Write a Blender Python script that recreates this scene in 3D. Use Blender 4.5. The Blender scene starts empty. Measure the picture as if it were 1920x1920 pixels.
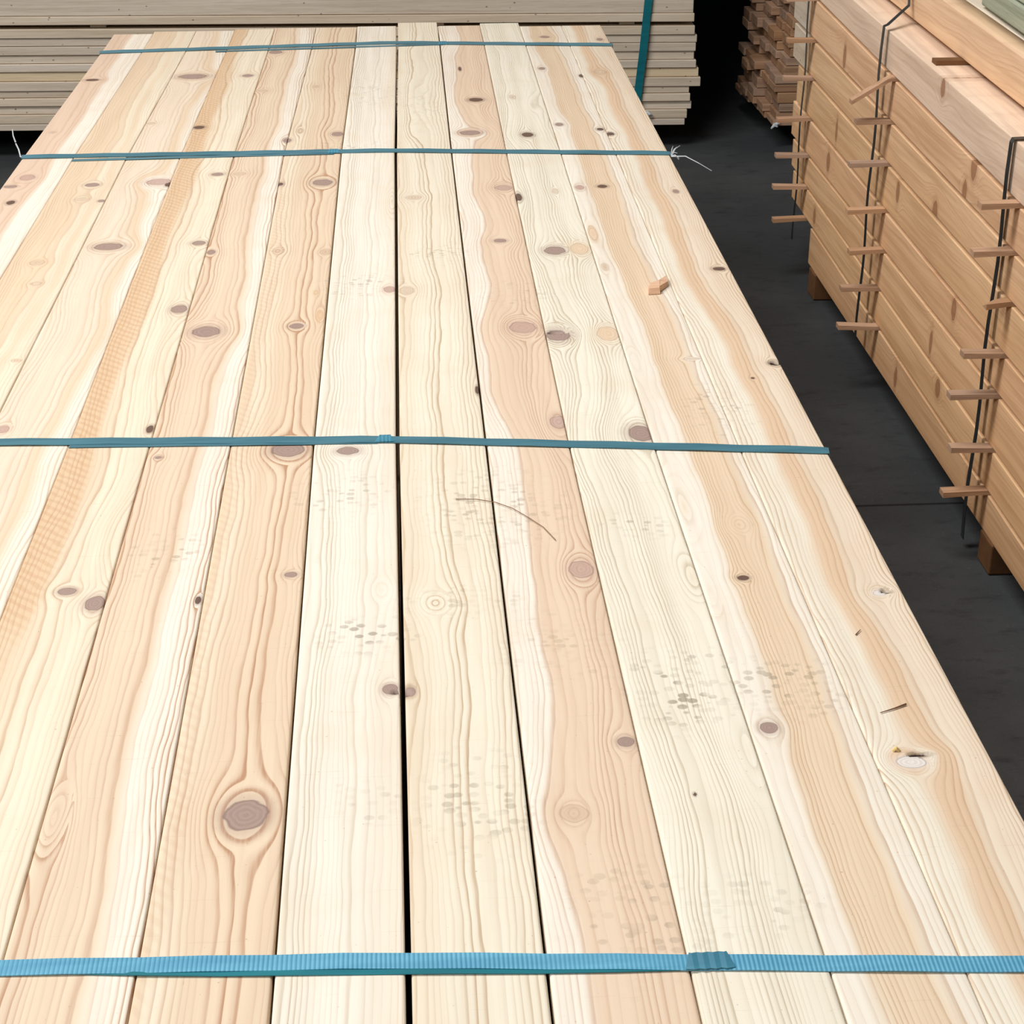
import bpy, math, random
import numpy as np

C = bpy.context.scene.collection
SC = bpy.context.scene

# ---------------------------------------------------------------- camera, world, light, exposure
CAMP = (0.0129, 0.0, 1.54)
cd = bpy.data.cameras.new('camera')
cam = bpy.data.objects.new('camera', cd)
C.objects.link(cam)
cd.sensor_width = 36.0
cd.lens = 36.0 * 3300.0 / 1920.0
cd.clip_start = 0.05
cd.clip_end = 100
_p, _y, _r = 0.461862872, 0.0611082951, 1.76862158e-3
_f = np.array([math.sin(_y) * math.cos(_p), math.cos(_y) * math.cos(_p), -math.sin(_p)])
_rt = np.array([math.cos(_y), -math.sin(_y), 0.0])
_dn = np.cross(_f, _rt)
_r2 = math.cos(_r) * _rt + math.sin(_r) * _dn
_d2 = -math.sin(_r) * _rt + math.cos(_r) * _dn
from mathutils import Matrix, Vector
m = Matrix(((_r2[0], -_d2[0], -_f[0], CAMP[0]), (_r2[1], -_d2[1], -_f[1], CAMP[1]), (_r2[2], -_d2[2], -_f[2], CAMP[2]), (0, 0, 0, 1)))
cam.matrix_world = m
SC.camera = cam

w = bpy.data.worlds.new('world')
SC.world = w
w.use_nodes = True
bg = w.node_tree.nodes['Background']
bg.inputs[0].default_value = (0.80, 0.90, 1.0, 1)
bg.inputs[1].default_value = 0.10

def area(name, loc, target, sx, sy, power, col):
    ld = bpy.data.lights.new(name, 'AREA')
    ld.shape = 'RECTANGLE'
    ld.size = sx
    ld.size_y = sy
    ld.energy = power
    ld.color = col
    o = bpy.data.objects.new(name, ld)
    C.objects.link(o)
    o.location = loc
    o.rotation_euler = (Vector(target) - Vector(loc)).to_track_quat('-Z', 'Y').to_euler()
    return o
area('roof_light', (-1.75, 2.45, 4.9), (0.1, 2.6, 0.6), 1.3, 3.8, 285, (1.0, 0.99, 1.0))
area('side_fill_light', (-2.5, -1.2, 3.7), (0.9, 4.4, 0.4), 2.6, 1.6, 122, (0.95, 0.98, 1.0))  # fill lamp out of view, added to brighten the upright stack faces

vs = SC.view_settings
vs.view_transform = 'Standard'
vs.look = 'None'
vs.gamma = 1
vs.use_curve_mapping = False
vs.exposure = -0.14

# ---------------------------------------------------------------- helpers
RND = random.Random(7)

def srgb(r, g, b):
    f = lambda c: (c / 255 / 12.92) if c / 255 <= 0.04045 else ((c / 255 + 0.055) / 1.055) ** 2.4
    return (f(r), f(g), f(b), 1)

def tag(o, label=None, cat=None, group=None, kind=None):
    if label: o['label'] = label
    if cat: o['category'] = cat
    if group: o['group'] = group
    if kind: o['kind'] = kind
    return o

def link_mesh(name, verts, faces, mat, parent=None, smooth=False):
    me = bpy.data.meshes.new(name)
    me.from_pydata([tuple(v) for v in verts], [], faces)
    me.update()
    if mat: me.materials.append(mat)
    if smooth:
        me.polygons.foreach_set('use_smooth', [True] * len(me.polygons))
    o = bpy.data.objects.new(name, me)
    C.objects.link(o)
    if parent: o.parent = parent
    return o

def empty(name, loc=(0, 0, 0)):
    o = bpy.data.objects.new(name, None)
    C.objects.link(o)
    o.location = loc
    o.empty_display_size = 0.05
    return o

def bevel(o, wd=0.002, seg=2):
    b = o.modifiers.new('bevel', 'BEVEL')
    b.width = wd
    b.segments = seg
    b.limit_method = 'ANGLE'
    return o

class MB:
    def __init__(s): s.v = []; s.f = []
    def hexa(s, p):          # p: 8 corners, bottom four then top four, both counter-clockwise
        n = len(s.v); s.v += [tuple(q) for q in p]
        for f in ((3, 2, 1, 0), (4, 5, 6, 7), (0, 1, 5, 4), (1, 2, 6, 5), (2, 3, 7, 6), (3, 0, 4, 7)):
            s.f.append(tuple(n + i for i in f))
        return s
    def box(s, x0, x1, y0, y1, z0, z1):
        return s.hexa([(x0, y0, z0), (x1, y0, z0), (x1, y1, z0), (x0, y1, z0), (x0, y0, z1), (x1, y0, z1), (x1, y1, z1), (x0, y1, z1)])
    def tube(s, pts, r0, r1=None, n=6):
        r1 = r0 if r1 is None else r1
        P = [Vector(p) for p in pts]; base = len(s.v)
        for i, p in enumerate(P):
            t = (P[min(i + 1, len(P) - 1)] - P[max(i - 1, 0)]).normalized()
            a = t.cross(Vector((0, 0, 1)))
            if a.length < 0.1: a = t.cross(Vector((1, 0, 0)))
            a.normalize(); b = t.cross(a)
            r = r0 + (r1 - r0) * i / max(1, len(P) - 1)
            for k in range(n):
                an = 2 * math.pi * k / n
                s.v.append(tuple(p + a * math.cos(an) * r + b * math.sin(an) * r))
        for i in range(len(P) - 1):
            for k in range(n):
                s.f.append((base + i * n + k, base + i * n + (k + 1) % n, base + (i + 1) * n + (k + 1) % n, base + (i + 1) * n + k))
        s.f.append(tuple(base + k for k in range(n))[::-1])
        s.f.append(tuple(base + (len(P) - 1) * n + k for k in range(n)))
        return s
    def build(s, name, mat, parent=None, smooth=False):
        return link_mesh(name, s.v, s.f, mat, parent, smooth)

# ---- node helper
class NT:
    def __init__(s, name):
        s.m = bpy.data.materials.new(name); s.m.use_nodes = True
        s.t = s.m.node_tree; s.n = s.t.nodes; s.l = s.t.links
        s.b = s.n['Principled BSDF']
    def put(s, sock, v):
        if v is None: return
        if hasattr(v, 'is_output'): s.l.new(v, sock)
        else: sock.default_value = v
    def math(s, op, a, b=None, c=None, clamp=False):
        n = s.n.new('ShaderNodeMath'); n.operation = op; n.use_clamp = clamp
        s.put(n.inputs[0], a); s.put(n.inputs[1], b); s.put(n.inputs[2], c)
        return n.outputs[0]
    def attr(s, name, col=False):
        n = s.n.new('ShaderNodeAttribute'); n.attribute_name = name
        return n.outputs['Color'] if col else n.outputs['Fac']
    def coord(s, scale=(1, 1, 1), kind='Object', loc=None):
        n = s.n.new('ShaderNodeTexCoord'); m = s.n.new('ShaderNodeMapping')
        s.l.new(n.outputs[kind], m.inputs[0]); m.inputs['Scale'].default_value = scale
        if loc is not None: s.put(m.inputs['Location'], loc)
        return m.outputs[0]
    def noise(s, vec, scale=1, detail=2, rough=0.5, dist=0):
        n = s.n.new('ShaderNodeTexNoise'); s.l.new(vec, n.inputs['Vector'])
        n.inputs['Scale'].default_value = scale; n.inputs['Detail'].default_value = detail
        n.inputs['Roughness'].default_value = rough; n.inputs['Distortion'].default_value = dist
        return n.outputs['Fac']
    def mix(s, f, a, b, mode='MIX'):
        n = s.n.new('ShaderNodeMix'); n.data_type = 'RGBA'; n.blend_type = mode
        s.put(n.inputs['Factor'], f); s.put(n.inputs['A'] if False else n.inputs[6], a); s.put(n.inputs[7], b)
        return n.outputs[2]
    def ramp(s, f, stops, interp='LINEAR'):
        n = s.n.new('ShaderNodeValToRGB'); s.put(n.inputs[0], f); e = n.color_ramp.elements
        n.color_ramp.interpolation = interp
        while len(e) < len(stops): e.new(0.5)
        for q, (p, c) in zip(e, stops):
            q.position = p; q.color = c if hasattr(c, '__len__') else (c, c, c, 1)
        return n.outputs[0]
    def rng(s, v, a, b, c=0.0, d=1.0, smooth=True):
        n = s.n.new('ShaderNodeMapRange'); n.interpolation_type = 'SMOOTHSTEP' if smooth else 'LINEAR'
        s.put(n.inputs[0], v); s.put(n.inputs[1], a); s.put(n.inputs[2], b); s.put(n.inputs[3], c); s.put(n.inputs[4], d)
        return n.outputs[0]
    def rand(s):
        return s.n.new('ShaderNodeObjectInfo').outputs['Random']
    def done(s, col=None, rough=0.6, height=None, bs=0.2, bd=0.001, spec=None):
        s.put(s.b.inputs['Base Color'], col); s.put(s.b.inputs['Roughness'], rough)
        if spec is not None: s.b.inputs['Specular IOR Level'].default_value = spec
        if height is not None:
            n = s.n.new('ShaderNodeBump'); s.l.new(height, n.inputs['Height'])
            n.inputs['Strength'].default_value = bs; n.inputs['Distance'].default_value = bd
            s.l.new(n.outputs[0], s.b.inputs['Normal'])
        return s.m

# ---------------------------------------------------------------- materials
def grain_mat(name, sap, heart, line, axis=1, linew=1.0, fine=1.0):
    """planed pine: growth rings, heartwood, knots, dirt and saw marks all read from the fields of the plank"""
    t = NT(name)
    sc = [420, 420, 420]; sc[axis] = 9
    fn = t.noise(t.coord(tuple(sc)), 1, 3, 0.6)
    sc2 = [60, 60, 60]; sc2[axis] = 2.5
    md = t.noise(t.coord(tuple(sc2)), 1, 3, 0.55)
    sc3 = [55, 55, 55]; sc3[axis] = 14
    wob = t.noise(t.coord(tuple(sc3)), 1, 2, 0.5)
    blot = t.noise(t.coord((9, 9, 9)), 1, 3, 0.6)
    ph = t.math('ADD', t.attr('ph'), t.math('MULTIPLY', wob, 0.2))
    fr = t.math('FRACT', ph)
    ring = t.ramp(fr, [(0.0, 0.0), (0.35, 0.03), (0.62, 0.28), (0.82, 0.85), (0.93, 1.0), (1.0, 0.0)])
    ringa = t.math('MULTIPLY', ring, t.attr('inten'))
    ringa = t.math('MULTIPLY', ringa, t.rng(fn, 0.2, 0.75, 0.65, 1.15))
    h = t.attr('heart')
    col = t.mix(h, sap, heart)
    col = t.mix(t.rng(md, 0.35, 0.7, 0.0, 0.16 * fine), col, line)
    col = t.mix(t.rng(blot, 0.45, 0.8, 0.0, 0.25), col, heart)
    # saw marks
    saw = t.attr('saw')
    sv = t.n.new('ShaderNodeTexWave'); sv.wave_type = 'BANDS'; sv.bands_direction = 'Y'
    rot = t.n.new('ShaderNodeTexCoord'); mp = t.n.new('ShaderNodeMapping'); mp.inputs['Rotation'].default_value = (0, 0, 0.75)
    t.l.new(rot.outputs['Object'], mp.inputs[0]); t.l.new(mp.outputs[0], sv.inputs[0])
    sv.inputs['Scale'].default_value = 26; sv.inputs['Distortion'].default_value = 2.5; sv.inputs['Detail'].default_value = 2
    sv.inputs['Detail Scale'].default_value = 2
    sw = t.math('MULTIPLY', saw, t.rng(sv.outputs['Fac'], 0.25, 0.9, 0.15, 1.0))
    col = t.mix(t.math('MULTIPLY', saw, 0.55), col, srgb(216, 176, 130))
    col = t.mix(t.math('MULTIPLY', sw, 0.35), col, srgb(184, 134, 90))
    col = t.mix(t.math('MULTIPLY', ringa, linew, clamp=True), col, line)
    # knots
    k = t.math('ADD', t.attr('kr'), t.math('MULTIPLY', t.math('SUBTRACT', t.noise(t.coord((90, 90, 90)), 1, 1), 0.5), 0.3))
    kc = t.attr('kc', True)
    ks = t.attr('ks')
    halo = t.math('MULTIPLY', t.rng(k, 1.0, 1.9, 0.38, 0.0), ks)
    col = t.mix(halo, col, kc)
    rr = t.math('SINE', t.math('MULTIPLY', k, 22.0))
    kcol = t.mix(t.rng(rr, -1, 1, 0.0, 0.28), kc, t.mix(0.45, kc, (0.02, 0.012, 0.01, 1)))
    inside = t.math('MULTIPLY', t.rng(k, 0.86, 1.04, 1.0, 0.0), ks)
    col = t.mix(inside, col, kcol)
    rim = t.math('MULTIPLY', t.ramp(k, [(0.0, 0.0), (0.80, 0.0), (0.92, 0.9), (1.0, 0.0)]), t.math('MULTIPLY', ks, 0.42))
    col = t.mix(rim, col, srgb(84, 60, 50))
    # trodden-in dirt, little cleat shaped flecks
    vo = t.n.new('ShaderNodeTexVoronoi'); vo.feature = 'F1'; vo.inputs['Randomness'].default_value = 0.75
    t.l.new(t.coord((78, 98, 60)), vo.inputs['Vector']); vo.inputs['Scale'].default_value = 1
    cell = t.rng(t.math('ADD', vo.outputs['Distance'], t.math('MULTIPLY', wob, 0.25)), 0.42, 0.56, 1.0, 0.0)
    sel = t.rng(t.noise(t.coord((30, 30, 30)), 1, 1), 0.45, 0.6)
    dirt = t.math('MULTIPLY', t.math('MULTIPLY', cell, t.attr('dirt')), t.math('ADD', t.math('MULTIPLY', sel, 0.7), 0.25), clamp=True)
    col = t.mix(t.math('MULTIPLY', dirt, 0.7), col, srgb(140, 128, 106))
    # scattered specks and faint cross scratches
    sp = t.rng(t.noise(t.coord((260, 260, 260)), 1, 1), 0.76, 0.82)
    col = t.mix(t.math('MULTIPLY', sp, 0.45), col, srgb(150, 120, 90))
    scx = t.rng(t.noise(t.coord((14, 330, 14)), 1, 2, 0.6), 0.66, 0.78)
    col = t.mix(t.math('MULTIPLY', scx, 0.16), col, srgb(176, 150, 118))
    hgt = t.math('ADD', t.math('MULTIPLY', fn, 0.5), t.math('MULTIPLY', ring, 0.4))
    return t.done(col, 0.62, hgt, 0.25, 0.0006, spec=0.25)

def sawn_mat(name, c0, c1, dark, axis=1, noisev=1.0, knots=True):
    """rough sawn timber for the stacks, grain along one axis"""
    t = NT(name)
    r = t.rand()
    off = t.n.new('ShaderNodeCombineXYZ')
    for i in range(3): t.l.new(t.math('MULTIPLY', r, 37.0 + 11 * i), off.inputs[i])
    sc = [70, 70, 70]; sc[axis] = 1.6
    a = t.noise(t.coord(tuple(sc), loc=off.outputs[0]), 1, 4, 0.6, 0.4)
    sc = [330, 330, 330]; sc[axis] = 14
    b = t.noise(t.coord(tuple(sc), loc=off.outputs[0]), 1, 2, 0.6)
    sc = [14, 14, 14]; sc[axis] = 1.1
    c = t.noise(t.coord(tuple(sc), loc=off.outputs[0]), 1, 2, 0.6)
    col = t.mix(t.rng(c, 0.3, 0.7), c0, c1)
    col = t.mix(t.rng(a, 0.42, 0.75, 0, 0.5 * noisev), col, dark)
    col = t.mix(t.rng(b, 0.4, 0.8, 0, 0.3 * noisev), col, dark)
    hs = t.n.new('ShaderNodeHueSaturation'); t.l.new(col, hs.inputs['Color'])
    t.l.new(t.rng(r, 0, 1, 0.86, 1.10, False), hs.inputs['Value'])
    t.l.new(t.rng(t.math('FRACT', t.math('MULTIPLY', r, 7.3)), 0, 1, 0.85, 1.12, False), hs.inputs['Saturation'])
    col = hs.outputs[0]
    if knots:
        sc = [7, 7, 7]; sc[axis] = 5
        vo = t.n.new('ShaderNodeTexVoronoi'); t.l.new(t.coord(tuple(sc), loc=off.outputs[0]), vo.inputs['Vector'])
        kk = t.rng(t.math('ADD', vo.outputs['Distance'], t.math('MULTIPLY', b, 0.05)), 0.09, 0.13, 0.75, 0.0)
        col = t.mix(kk, col, t.mix(0.6, dark, (0.03, 0.012, 0.006, 1)))
    return t.done(col, 0.75, t.math('ADD', a, b), 0.3, 0.001, spec=0.2)

def floor_mat():
    t = NT('dark_asphalt')
    a = t.noise(t.coord((1.6, 1.6, 1.6)), 1, 5, 0.6)
    b = t.noise(t.coord((14, 30, 14)), 1, 4, 0.65)
    c = t.noise(t.coord((160, 160, 160)), 1, 2, 0.6)
    col = t.mix(t.rng(a, 0.35, 0.7), srgb(58, 60, 61), srgb(74, 76, 76))
    col = t.mix(t.rng(b, 0.5, 0.8, 0, 0.55), col, srgb(34, 35, 36))
    col = t.mix(t.rng(c, 0.62, 0.8, 0, 0.35), col, srgb(104, 104, 98))
    sx = t.n.new('ShaderNodeSeparateXYZ'); t.l.new(t.coord((1, 1, 1)), sx.inputs[0])
    jd = t.math('ABSOLUTE', t.math('SUBTRACT', sx.outputs[1], 3.07))
    col = t.mix(t.rng(jd, 0.002, 0.006, 0.8, 0.0), col, srgb(20, 20, 20))
    return t.done(col, 0.85, t.math('ADD', t.math('MULTIPLY', b, 0.6), c), 0.5, 0.002, spec=0.15)

def plain(name, c, rough=0.6, spec=0.3, var=0.12, scale=30):
    t = NT(name)
    n = t.noise(t.coord((scale,) * 3), 1, 3, 0.6)
    d = tuple(x * (1 - var * 2) for x in c[:3]) + (1,)
    return t.done(t.mix(t.rng(n, 0.3, 0.7), c, d), rough, n, 0.1, 0.0005, spec)

def strap_mat(name, c, dark, ribs=0.0, rough=0.35):
    t = NT(name)
    n = t.noise(t.coord((6, 60, 60)), 1, 3, 0.6)
    col = t.mix(t.rng(n, 0.35, 0.7, 0.0, 0.5), c, dark)
    wv = t.n.new('ShaderNodeTexWave'); wv.bands_direction = 'X'
    t.l.new(t.coord((1, 1, 1)), wv.inputs[0]); wv.inputs['Scale'].default_value = 92
    wv.inputs['Distortion'].default_value = 0.3
    msk = t.rng(t.noise(t.coord((2.6, 2, 2)), 1, 1), 0.34, 0.5)
    rb = t.math('MULTIPLY', wv.outputs['Fac'], msk)
    col = t.mix(t.math('MULTIPLY', rb, 0.55 * ribs), col, dark)
    h = rb if ribs else n
    return t.done(col, rough, h, 0.6 if ribs else 0.15, 0.0006, spec=0.5)

# ---------------------------------------------------------------- structure
def structure(o):
    o['kind'] = 'structure'
    return o
HW = 9.0
structure(MB().box(-7, 7, -5, HW + 0.2, -0.12, 0.0).build('floor', floor_mat()))
darkwall = plain('unlit_depth_black', srgb(16, 16, 17), 0.9, 0.1)  # near-black colour stands in for the unlit depth behind the stacks
structure(MB().box(-7, 7, HW, HW + 0.2, 0.0, 3.0).build('wall_back', darkwall))
structure(MB().box(-7, 7, 6.3, HW + 0.2, 3.0, 3.1).build('light_blocking_slab', darkwall))  # unseen slab added to keep light out of the far gap

# ---------------------------------------------------------------- the main stack
TOP = 0.6763                     # height of the upper face
KN=[(-0.661,2.969,0.0073,0.0128,'d'),(-0.680,3.068,0.0122,0.0085,'g'),(-0.661,3.124,0.0143,0.0175,'p'),(-0.538,3.068,0.0131,0.0119,'g'),(-0.542,2.980,0.0137,0.0129,'f'),(-0.508,2.968,0.0064,0.0080,'g'),(-0.423,3.081,0.0245,0.0206,'p'),(-0.405,3.066,0.0066,0.0153,'d'),(-0.324,3.122,0.0115,0.0106,'g'),(-0.284,3.123,0.0124,0.0106,'f'),(-0.209,3.053,0.0066,0.0102,'d'),(-0.134,3.058,0.0179,0.0204,'g'),(-0.460,2.715,0.0236,0.0179,'g'),(-0.319,2.722,0.0119,0.0111,'g'),(-0.295,2.674,0.0071,0.0107,'g'),(-0.558,2.639,0.0131,0.0118,'f'),(-0.542,2.540,0.0099,0.0073,'f'),(-0.317,2.414,0.0122,0.0169,'g'),(-0.270,2.320,0.0207,0.0211,'g'),(-0.146,2.335,0.0104,0.0107,'g'),(-0.124,2.474,0.0031,0.0094,'o'),(-0.115,2.376,0.0057,0.0242,'o'),(-0.116,2.665,0.0108,0.0134,'f'),(-0.191,2.675,0.0092,0.0108,'f'),(-0.513,2.227,0.0078,0.0059,'f'),(-0.486,1.998,0.0084,0.0114,'p'),(-0.307,1.986,0.0045,0.0114,'d'),(-0.136,1.915,0.0208,0.0200,'g'),(-0.447,3.918,0.0316,0.0237,'g'),(-0.327,3.915,0.0129,0.0132,'g'),(-0.662,3.897,0.0151,0.0104,'d'),(-0.390,3.464,0.0115,0.0127,'d'),(-0.280,4.156,0.0161,0.0176,'g'),(-0.285,3.770,0.0113,0.0099,'f'),(-0.174,3.802,0.0080,0.0125,'f'),(-0.212,3.354,0.0082,0.0160,'g'),(-0.190,3.426,0.0073,0.0208,'f'),(-0.117,3.396,0.0114,0.0164,'g'),(-0.488,3.505,0.0095,0.0086,'f'),(-0.670,3.446,0.0083,0.0104,'f'),(0.163,3.658,0.0155,0.0165,'d'),(0.140,3.387,0.0217,0.0184,'g'),(0.250,3.363,0.0113,0.0182,'d'),(0.240,3.676,0.0078,0.0190,'f'),(0.318,3.441,0.0084,0.0127,'g'),(0.395,3.398,0.0073,0.0103,'d'),(0.409,3.360,0.0093,0.0122,'d'),(0.403,3.865,0.0052,0.0156,'d'),(0.448,3.899,0.0153,0.0212,'f'),(0.323,3.945,0.0077,0.0135,'g'),(0.356,4.288,0.0115,0.0125,'g'),(0.485,4.248,0.0076,0.0154,'g'),(0.140,3.952,0.0036,0.0216,'d'),(0.183,3.003,0.0158,0.0166,'p'),(0.205,2.942,0.0064,0.0224,'d'),(0.316,2.997,0.0084,0.0149,'p'),(0.356,3.001,0.0093,0.0100,'d'),(0.480,2.960,0.0060,0.0114,'g'),(0.025,2.954,0.0156,0.0129,'f'),(0.271,2.974,0.0065,0.0163,'f'),(0.243,2.646,0.0175,0.0200,'g'),(0.160,2.703,0.0110,0.0097,'g'),(0.216,2.273,0.0176,0.0227,'g'),(0.215,2.283,0.0140,0.0083,'h'),(0.169,2.308,0.0200,0.0232,'p'),(0.312,2.735,0.0077,0.0424,'o'),(0.282,2.652,0.0151,0.0295,'o'),(0.313,2.563,0.0065,0.0202,'f'),(-0.016,2.479,0.0094,0.0142,'p'),(0.009,2.473,0.0133,0.0166,'f'),(-0.012,2.941,0.0100,0.0478,'s'),(0.310,2.179,0.0071,0.0212,'s'),(0.285,2.275,0.0162,0.0289,'o'),(0.191,1.976,0.0111,0.0196,'p'),(0.288,1.934,0.0167,0.0237,'g'),(0.096,2.085,0.0027,0.0142,'d'),(-0.065,1.906,0.0132,0.0115,'g'),(0.485,2.541,0.0097,0.0088,'d'),(0.494,2.151,0.0078,0.0085,'h'),(0.388,2.175,0.0121,0.0038,'f'),(0.455,2.101,0.0028,0.0036,'d'),(-0.341,1.581,0.0102,0.0079,'g'),(-0.309,1.554,0.0106,0.0153,'g'),(-0.207,1.554,0.0032,0.0082,'d'),(-0.117,1.603,0.0071,0.0058,'g'),(-0.287,1.902,0.0044,0.0045,'g'),(0.182,1.595,0.0138,0.0197,'p'),(0.190,1.277,0.0079,0.0082,'g'),(-0.015,1.375,0.0073,0.0091,'g'),(-0.010,1.369,0.0044,0.0036,'h'),(0.003,1.370,0.0054,0.0082,'g'),(0.000,1.366,0.0024,0.0045,'h'),(-0.024,1.562,0.0070,0.0089,'s'),(0.030,1.534,0.0117,0.0097,'s'),(0.310,1.735,0.0118,0.0398,'s'),(0.363,1.686,0.0098,0.0102,'s'),(0.346,1.566,0.0065,0.0056,'d'),(0.477,1.525,0.0070,0.0060,'w'),(0.484,1.528,0.0059,0.0044,'h'),(0.294,1.569,0.0109,0.0226,'s'),(0.307,1.544,0.0070,0.0243,'s'),(0.319,1.291,0.0085,0.0092,'g'),(0.430,1.230,0.0137,0.0094,'w'),(0.440,1.241,0.0092,0.0032,'h'),(0.295,1.250,0.0092,0.0240,'s'),(-0.133,1.191,0.0187,0.0213,'g'),(-0.289,1.192,0.0095,0.0219,'s'),(0.135,1.176,0.0131,0.0131,'f'),(0.238,1.195,0.0018,0.0030,'d')]
# seams across the stack: X at Y = 1.0, 1.9, 3.26, 4.2
SY = [0.0, 1.0, 1.9, 3.26, 4.2, 4.5]
SEAM = [(-.700, -.700, -.694, -.684), (-.596, -.600, -.600, -.590), (-.496, -.500, -.502, -.489), (-.3965, -.398, -.4036, -.395),
        (-.297, -.3012, -.3046, -.2985), (-.198, -.2047, -.2124, -.198), (-.0990, -.1063, -.1062, -.0965), (-.002, -.0062, -.0047, .0018),
        (.0985, .0995, .0998, .1026), (.2015, .1982, .2021, .207), (.3022, .299, .3031, .3045), (.4002, .3998, .4049, .408), (.500, .5005, .5029, .5051)]
ENDY = [4.385, 4.415, 4.418, 4.425, 4.437, 4.437, 4.478, 4.462, 4.428, 4.42, 4.40, 4.385]
ENDY = [4.39, 4.415, 4.418, 4.43, 4.437, 4.440, 4.443, 4.486, 4.440, 4.462, 4.421, 4.42]
GAP = [0, .0003, .0003, .0003, .0004, .0004, .0011, .0023, .0013, .0006, .0006, .0003, 0]

def seam(k, Y):
    a = SEAM[k]
    xs = [a[0] + (a[0] - a[1]) * 0.6] + list(a) + [a[3]]
    return np.interp(Y, SY, xs)

KCOL = {'g': (164, 138, 126), 'd': (104, 78, 66), 'p': (194, 160, 144), 'h': (30, 22, 20), 'o': (222, 184, 142), 'f': (200, 170, 140), 's': (240, 220, 190), 'w': (232, 222, 212)}  # 'w' puts the lit lower face of a knot hole into the colour
KS = {'g': .92, 'd': .95, 'p': .8, 'h': 1, 'o': .5, 'f': .38, 's': 0, 'w': .9}
DIRT = [(.257, 1.36, .045, .06, 1.0), (.345, 1.354, .05, .045, .75), (-.036, 1.475, .04, .03, .9), (.249, 1.685, .03, .03, .6), (.059, 1.199, .045, .06, .6),
        (.395, 1.998, .035, .07, .6), (.173, 1.048, .05, .05, .6), (-.029, 1.205, .03, .03, .5), (-.07, 1.785, .05, .05, .5), (.099, 1.746, .07, .08, .55),
        (-.251, 1.655, .035, .05, .6), (.255, 1.049, .05, .03, .5), (.06, 1.54, .06, .03, .4), (.15, 1.44, .05, .06, .35), (-.06, 2.5, .06, .05, .5),
        (.05, 2.65, .05, .05, .4), (.17, 2.45, .05, .05, .4), (-.1, 3.3, .08, .04, .5), (.05, 3.6, .05, .2, .25), (-.06, 3.75, .06, .12, .35)]

def wig(v, seed, amp, n=4, f0=0.7):
    r = random.Random(seed); o = np.zeros_like(v)
    for i in range(n):
        f = f0 * (1.7 ** i); o += amp / (1.4 ** i) * np.sin(2 * math.pi * (f * v + r.random()))
    return o

def fields(U, V, knots, P, x0, wdt):
    """ring phase, ring strength, heartwood and knot fields of a plank face; U across, V along, metres"""
    psi = U.copy()
    kr = np.full(U.shape, 9.0); kc = np.zeros(U.shape + (3,)); kc[:] = srgb(*KCOL['s'])[:3]; ks = np.zeros(U.shape)
    lift = np.zeros(U.shape)
    for (x, y, au, av, ty) in knots:
        du = (U - x); dv = (V - y)
        st = {'s': 1.9, 'o': 1.2}.get(ty, 1.6); gr = {'f': 1.0, 'o': 1.3, 's': 1.4}.get(ty, 1.35)
        r2 = (du / (au * gr)) ** 2 + (dv / (av * st * gr)) ** 2
        psi = psi - du / np.maximum(r2, 1.0) * np.exp(-np.maximum(r2 - 1, 0) / 45)
        r = np.sqrt(r2)
        psi = psi + np.where(r < 1, (1 - r) * au * 1.6, 0)
        kk = np.sqrt((du / au) ** 2 + (dv / av) ** 2)
        if ty != 's':
            mk = kk < kr; kr = np.where(mk, kk, kr)
            kc[mk] = srgb(*KCOL[ty])[:3]; ks = np.where(mk, KS[ty], ks)
            if ty == 'h':
                lift = np.minimum(lift, -0.009 * np.clip(1.15 - np.sqrt(((du - au * .1) / au) ** 2 + ((dv - av * .25) / (av * .75)) ** 2), 0, .6) / .6)
    for (x, y, su, sv, amp) in P.get('hill', []):
        psi = psi + amp * np.exp(-((U - x) / su) ** 2 - ((V - y) / sv) ** 2)
    psi = psi + wig(V, P['seed'], P.get('wig', .004)) + P.get('slope', 0) * (V - 2.2)
    s_ = P['seed']
    psi = psi + .0008 * np.sin(2 * math.pi * (V * 5.3 + U * 17) + s_) + .0004 * np.sin(2 * math.pi * (V * 11.7 - U * 23) + 2 * s_) + .00015 * np.sin(2 * math.pi * (V * 27 + U * 11) + 3 * s_)
    n = (psi - x0) / wdt
    heart = np.zeros(U.shape)
    for (a, b, wt, sf) in P['heart']:
        aa = np.clip((n - a) / sf + .5, 0, 1); bb = np.clip((b - n) / sf + .5, 0, 1)
        heart = np.maximum(heart, wt * aa * bb)
    F = P.get('F', 130); s = P['seed']
    q = psi + .0042 * np.sin(psi * 95 + s) + .0013 * np.sin(psi * 233 + 2 * s)
    inten = P.get('I', .6) * (.62 + .38 * np.sin(psi * 140 + 1.7 * s)) * (.75 + .25 * np.sin(psi * 61 + s))
    inten = inten + P.get('I', .6) * .25 * np.clip(2 - kr / 2, 0, 1)
    dirt = np.zeros(U.shape)
    for (x, y, a, b, wt) in P.get('dirt', []):
        dirt = np.maximum(dirt, wt * np.clip(1.5 - np.sqrt(((U - x) / a) ** 2 + ((V - y) / b) ** 2), 0, 1))
    saw = np.zeros(U.shape)
    nu = (U - x0) / wdt
    for (a, b, y0, y1, wt) in P.get('saw', []):
        m_ = np.clip((nu - a) / .06 + .5, 0, 1) * np.clip((b + .05 * np.sin(V * 9 + s) - nu) / .10 + .5, 0, 1) * np.clip((V - y0) / .1 + .5, 0, 1) * np.clip((y1 - V) / .1 + .5, 0, 1)
        saw = np.maximum(saw, wt * m_)
    return dict(ph=q * F * 1.2, inten=np.clip(inten * 1.35, 0, 1.2), heart=heart, kr=np.minimum(kr, 4), ks=ks, dirt=dirt, saw=saw), kc, lift

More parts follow.
